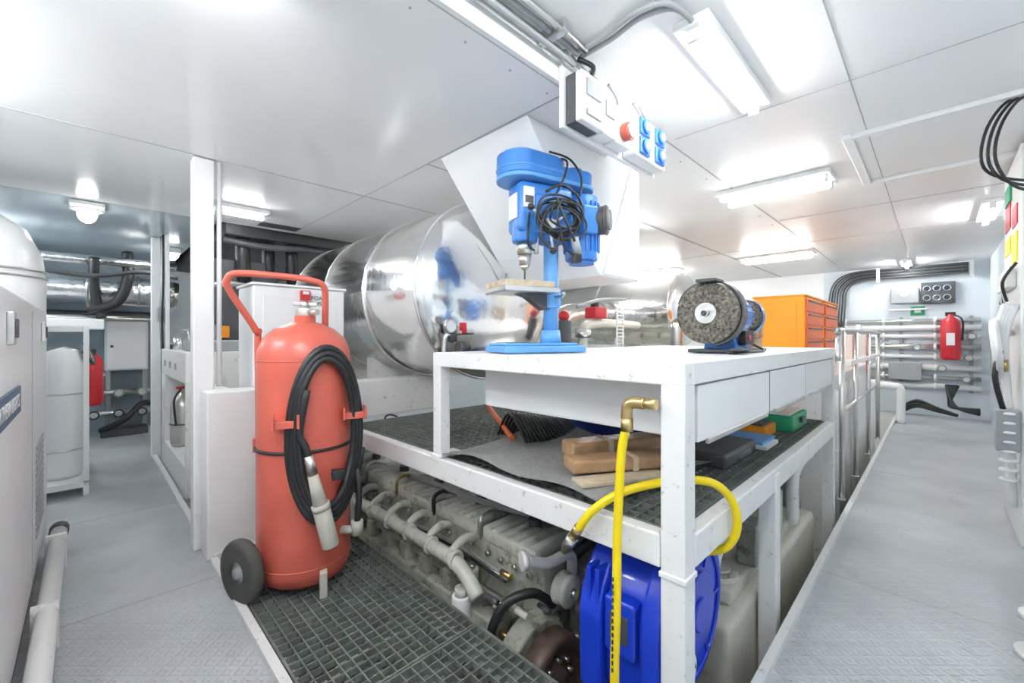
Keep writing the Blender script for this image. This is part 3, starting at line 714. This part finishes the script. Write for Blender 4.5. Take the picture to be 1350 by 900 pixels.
b.cyl((1.05,.517,.925),(1.05,.56,.925),.014,BRS,seg=12); b.tube([(1.05,.55,.925),(1.047,.59,.922),(1.045,.60,.90),(1.045,.60,.86)],.016,BRS,seg=12); b.cyl((1.045,.60,.845),(1.045,.60,.88),.019,BRS,seg=6)
for k in range(14):
    z=.22+.018*k; b.bx(.976+.0006*k,.980+.0006*k,.602+.0003*k,.606+.0003*k,z,z+.010,DGR)
b.done()

# ------------------------------------------------------------ shelf contents
b=B('felt_sheet')
b.sheet(lambda u,v:Vector((1.075+.82*u+.03*math.sin(v*6)*u,.72+.80*v-.12*u*(1-v),.598+.022*(1+math.sin(5*u+3*v))*.6+.05*max(0,u-.55)+.012*math.sin(11*v+4*u))),28,28,FELT,.006)
b.done()
b=B('wrapped_board')
b.bx(-.20,.20,-.05,.05,-.03,.03,BRN,.012,RT(1.44,.885,.685,-26)); b.bx(-.05,-.03,-.052,.052,-.032,.032,WOOD,.002,RT(1.44,.885,.685,-26)); b.done()
b=B('wrapped_board')
b.bx(-.19,.19,-.05,.05,-.022,.022,BRN,.010,RT(1.32,.79,.668,-32)); b.bx(.03,.05,-.052,.052,-.024,.024,WOOD,.002,RT(1.32,.79,.668,-32)); b.done()
b=B('cardboard_strip'); b.bx(-.16,.16,-.04,.04,0,.012,WOOD,.002,RT(1.25,.74,.630,-28)); b.done()
b=B('brush_head')
for k in range(16):
    f=k/15; b.tube([(1.5+.3*f,1.60-.1*f,.60),(1.5+.3*f,1.52-.1*f,.72-.05*f),(1.48+.3*f,1.38-.1*f,.60)],.008,BLK,seg=6,sub=4)
b.cyl((1.44,1.44,.62),(1.66,1.86,.70),.013,ORR); b.done()
b=B('folded_blue_tarp')
b.sheet(lambda u,v:Vector((1.78+.5*u,1.0+.6*v,.60+.14*math.sin(math.pi*u)**.6*math.sin(math.pi*v)**.6+.012*math.sin(17*u+9*v))),20,20,BLUBAG,.006); b.done()
b=B('parts_case'); b.bx(2.70,3.05,.55,.82,.582,.67,GRN,.01); b.bx(2.72,3.03,.57,.80,.67,.682,WH,.004); b.bx(2.85,2.92,.535,.55,.62,.65,DGR); b.done()
b=B('parts_case'); b.bx(2.45,2.66,.62,.9,.582,.64,ORG,.008); b.bx(2.47,2.64,.64,.88,.64,.65,DGR,.003); b.done()
b=B('black_tool_case'); b.bx(1.75,2.15,.58,.9,.582,.64,DGR,.012); b.bx(1.9,2.05,.57,.58,.60,.62,STEEL); b.done()
b=B('paper_stack'); b.bx(2.2,2.4,.55,.78,.582,.60,WH,.002); b.bx(2.21,2.43,.57,.8,.60,.612,BLUL,.002); b.done()

# ------------------------------------------------------------ engine
b=B('marine_diesel_engine')
b.bx(1.30,2.7,1.15,4.3,-.92,-.05,ENG,.02)
for xa,xb in ((1.30,1.62),(2.25,2.57)):
    b.bx(xa,xb,1.12,4.2,-.05,.17,ENG,.015)
    for i in range(8):
        y=1.15+i*.38
        b.bx(xa-.01,xb+.01,y,y+.34,.16,.23,ENGL,.02)
        for k in range(6): b.cyl((xa-.005,y+.03+k*.056,.215),(xb+.005,y+.03+k*.056,.215),.024,ENGL,seg=12)
        for k in range(4): b.cyl((xa-.02,y+.04+k*.085,.12),(xa+.0,y+.04+k*.085,.12),.012,STEEL,seg=6)
        b.cyl((xa+.16,y+.16,.23),(xa+.16,y+.16,.27),.03,DGR,seg=16,bev=.004)
        b.tube([(xa+.02,y+.36,.1),(xa+.0,y+.36,.24),(xa+.06,y+.36,.27),(xa+.14,y+.35,.24)],.010,(STEEL,BLK,BRS)[i%3],seg=8,sub=4)
b.bx(1.70,2.17,1.3,4.1,-.05,.25,ENG,.04)
for k in range(18): b.bx(1.69,2.18,1.34+k*.15,1.36+k*.15,-.04,.262,ENG,.004)
b.lathe([(0,0),(.10,0),(.17,.05),(.19,.12),(.15,.2),(.08,.25),(0,.25)],(1.93,1.28,.22),(0,-1,0),ENGL,32)
b.tube([(1.93,1.15,.22),(1.93,1.06,.22),(1.85,1.04,.1),(1.8,1.04,-.2)],.04,ENGL,seg=18)
b.tube([(1.15,1.35,.02),(1.15,1.47,.10),(1.15,1.7,.12),(1.15,2.8,.12),(1.2,3.1,.12)],.032,ENGL,seg=14)
b.tube([(1.20,1.30,-.02),(1.22,1.4,.0),(1.22,2.9,.0)],.022,STEEL,seg=12)
for k in range(8):
    y=1.5+k*.19
    b.torus((1.15,y,.12),(0,1,0),.034,.009,ENGL,20)
    b.tube([(1.16,y+.05,.13),(1.24,y+.05,.17),(1.31,y+.05,.15)],.020,ENGL,sub=4)
    b.cyl((1.24,y,-.05),(1.24,y,.05),.035,ENG,seg=16,bev=.005); b.cyl((1.24,y,.05),(1.24,y,.07),.018,STEEL,seg=6)
    b.bx(1.17,1.29,y+.07,y+.13,-.06,.03,ENG,.008); b.cyl((1.2,y+.1,.03),(1.2,y+.1,.055),.014,BRS if k%3==0 else STEEL,seg=6)
for k in range(3): b.tube([(1.26+.015*k,1.3,.06),(1.27+.015*k,1.7,.075),(1.26+.015*k,2.2,.06),(1.27+.015*k,2.9,.07)],.006,(BLK,STEEL,GRY)[k],seg=6,sub=3)
b.bx(1.16,1.32,1.3,4.0,-.32,-.06,ENG,.015)
for i in range(9):
    y=1.36+i*.3
    b.bx(1.145,1.165,y,y+.24,-.28,-.1,ENGL,.01)
    for q in (.02,.12,.22):
        for z in (-.26,-.12): b.cyl((1.135,y+q,z),(1.146,y+q,z),.009,STEEL,seg=6)
b.bx(1.10,1.34,1.28,4.0,-.62,-.36,ENG,.03)
for i in range(8): b.cyl((1.09,1.5+i*.34,-.48),(1.12,1.5+i*.34,-.48),.09,ENGL,bev=.006)
fx,fz=1.25,-.18
b.cyl((fx,1.18,fz),(fx,1.09,fz),.17,ENG,bev=.01,seg=40)
b.lathe([(0,-.06),(.035,-.06),(.045,-.03),(.09,-.02),(.12,-.05),(.15,-.05),(.155,-.03),(.155,.03),(.0,.03)],(fx,1.04,fz),(0,1,0),RUST,48)
for q in range(8): a=q*math.pi/4; b.cyl((fx+.07*math.cos(a),1.03,fz+.07*math.sin(a)),(fx+.07*math.cos(a),.995,fz+.07*math.sin(a)),.010,STEEL,seg=6)
b.lathe([(0,-.03),(.06,-.03),(.075,-.02),(.066,0),(.075,.02),(.075,.03),(0,.03)],(1.5,1.03,.0),(0,1,0),ENGL,32)
b.lathe([(0,-.03),(.05,-.03),(.065,-.02),(.056,0),(.065,.02),(.065,.03),(0,.03)],(1.36,1.05,.09),(0,1,0),ENGL,32)
b.cyl((1.36,1.02,.09),(1.36,1.0,.09),.02,STEEL,seg=6)
b.bx(1.5,1.8,1.05,1.15,-.5,.12,ENG,.02)
b.tube([(1.14,1.22,-.35),(1.115,1.24,-.10),(1.16,1.2,.05),(1.26,1.14,.08),(1.36,1.12,.0)],.019,BLK)
b.tube([(1.5,1.12,.15),(1.6,1.05,.22),(1.75,1.04,.15),(1.8,1.05,-.1)],.025,BLK)
b.tube([(1.12,1.36,-.2),(1.13,1.26,-.30),(1.2,1.16,-.42),(1.5,1.05,-.45)],.028,STEEL)
b.tube([(1.2,1.12,.24),(1.3,1.1,.2),(1.42,1.08,.2),(1.46,1.1,.1)],.022,WHW); b.cyl((1.2,1.12,.24),(1.18,1.13,.24),.035,WHW)
b.tube([(1.40,2.3,.25),(1.38,2.0,.28),(1.42,1.6,.27),(1.5,1.3,.26),(1.6,1.2,.2)],.015,GRY)
b.cyl((1.135,1.44,-.2),(1.135,1.44,.0),.042,WH,bev=.006); b.cyl((1.135,1.44,.0),(1.135,1.44,.03),.03,ENGL)
for k in range(30):
    x=1.14+random.random()*.4; y=1.12+random.random()*.2; z=-.45+random.random()*.6
    b.cyl((x,y-.04,z),(x,y+.02,z),.008+random.random()*.016,random.choice((STEEL,ENGL,ENG,BRS,DGR)),seg=8)
for k in range(14):
    y=1.3+random.random()*1.4; x=1.63+random.random()*.06
    b.tube([(x,y,.0),(x,y+.02,.24),(x+.02,y+.1,.28),(x+.08,y+.12,.24)],.009,random.choice((STEEL,BLK,ENGL)),seg=6,sub=4)
b.tube([(1.2,2.75,.1),(1.25,2.8,.3),(1.45,2.9,.36),(1.7,2.95,.3)],.07,PBL,seg=16)
b.done()

b=B('gearbox_housing')
b.bx(1.62,3.1,.52,.98,-.99,.06,CREAM,.03); b.bx(1.75,2.95,.56,.92,.06,.12,CREAM,.015)
b.cyl((1.85,.64,.12),(1.85,.64,.14),.075,CREAM,bev=.004,seg=32); b.cyl((1.85,.64,.14),(1.85,.64,.155),.045,CREAM)
for q in range(6): a=q*math.pi/3; b.cyl((1.85+.06*math.cos(a),.64+.06*math.sin(a),.14),(1.85+.06*math.cos(a),.64+.06*math.sin(a),.15),.007,STEEL,seg=6)
b.tube([(2.2,.8,.1),(2.2,.8,.3),(2.3,.75,.4),(2.6,.72,.42)],.045,WHW,seg=14); b.torus((2.2,.8,.2),(0,0,1),.05,.014,WHW); b.cyl((2.6,.72,.42),(2.63,.72,.42),.06,WHW)
b.cyl((2.45,.6,.12),(2.45,.6,.34),.055,ENGL,bev=.01); b.tube([(2.7,.55,.1),(2.7,.55,.34),(2.85,.55,.4),(3.1,.55,.4)],.03,WHW)
b.bx(2.0,2.12,.54,.62,.12,.3,ENG,.01); b.tube([(1.7,.7,.1),(1.75,.72,.36),(2.0,.8,.42),(2.3,.9,.4)],.02,BLK)
b.tube([(1.65,.6,.1),(1.68,.58,.3),(1.8,.56,.4),(1.88,.6,.44)],.016,WHW); b.tube([(1.72,.85,.1),(1.72,.85,.35),(1.85,.8,.43)],.03,ENG)
b.tube([(2.9,.75,.1),(2.9,.8,.3),(2.8,.95,.4)],.04,ENGL); b.cyl((2.9,.6,.12),(2.9,.6,.3),.05,GRY)
b.done()
b=B('second_marine_engine')
b.bx(4.9,6.2,2.1,5.5,-.99,.35,ENG,.03)
for i in range(9): b.bx(5.0,5.35,2.2+i*.36,2.5+i*.36,.35,.46,ENGL,.02); b.bx(5.75,6.1,2.2+i*.36,2.5+i*.36,.35,.46,ENGL,.02)
b.done()

# ------------------------------------------------------------ world + camera
w=bpy.data.worlds.new('World'); S.world=w; w.use_nodes=True
w.node_tree.nodes['Background'].inputs[0].default_value=(.8,.9,1,1); w.node_tree.nodes['Background'].inputs[1].default_value=.3
cd=bpy.data.cameras.new('Camera'); cd.lens=560/1350*36; cd.sensor_width=36; cd.shift_y=-5/1350; cd.clip_start=.02
co=bpy.data.objects.new('Camera',cd); S.collection.objects.link(co)
co.location=(0,0,1.1); co.rotation_euler=(math.pi/2,0,-math.pi/4); S.camera=co
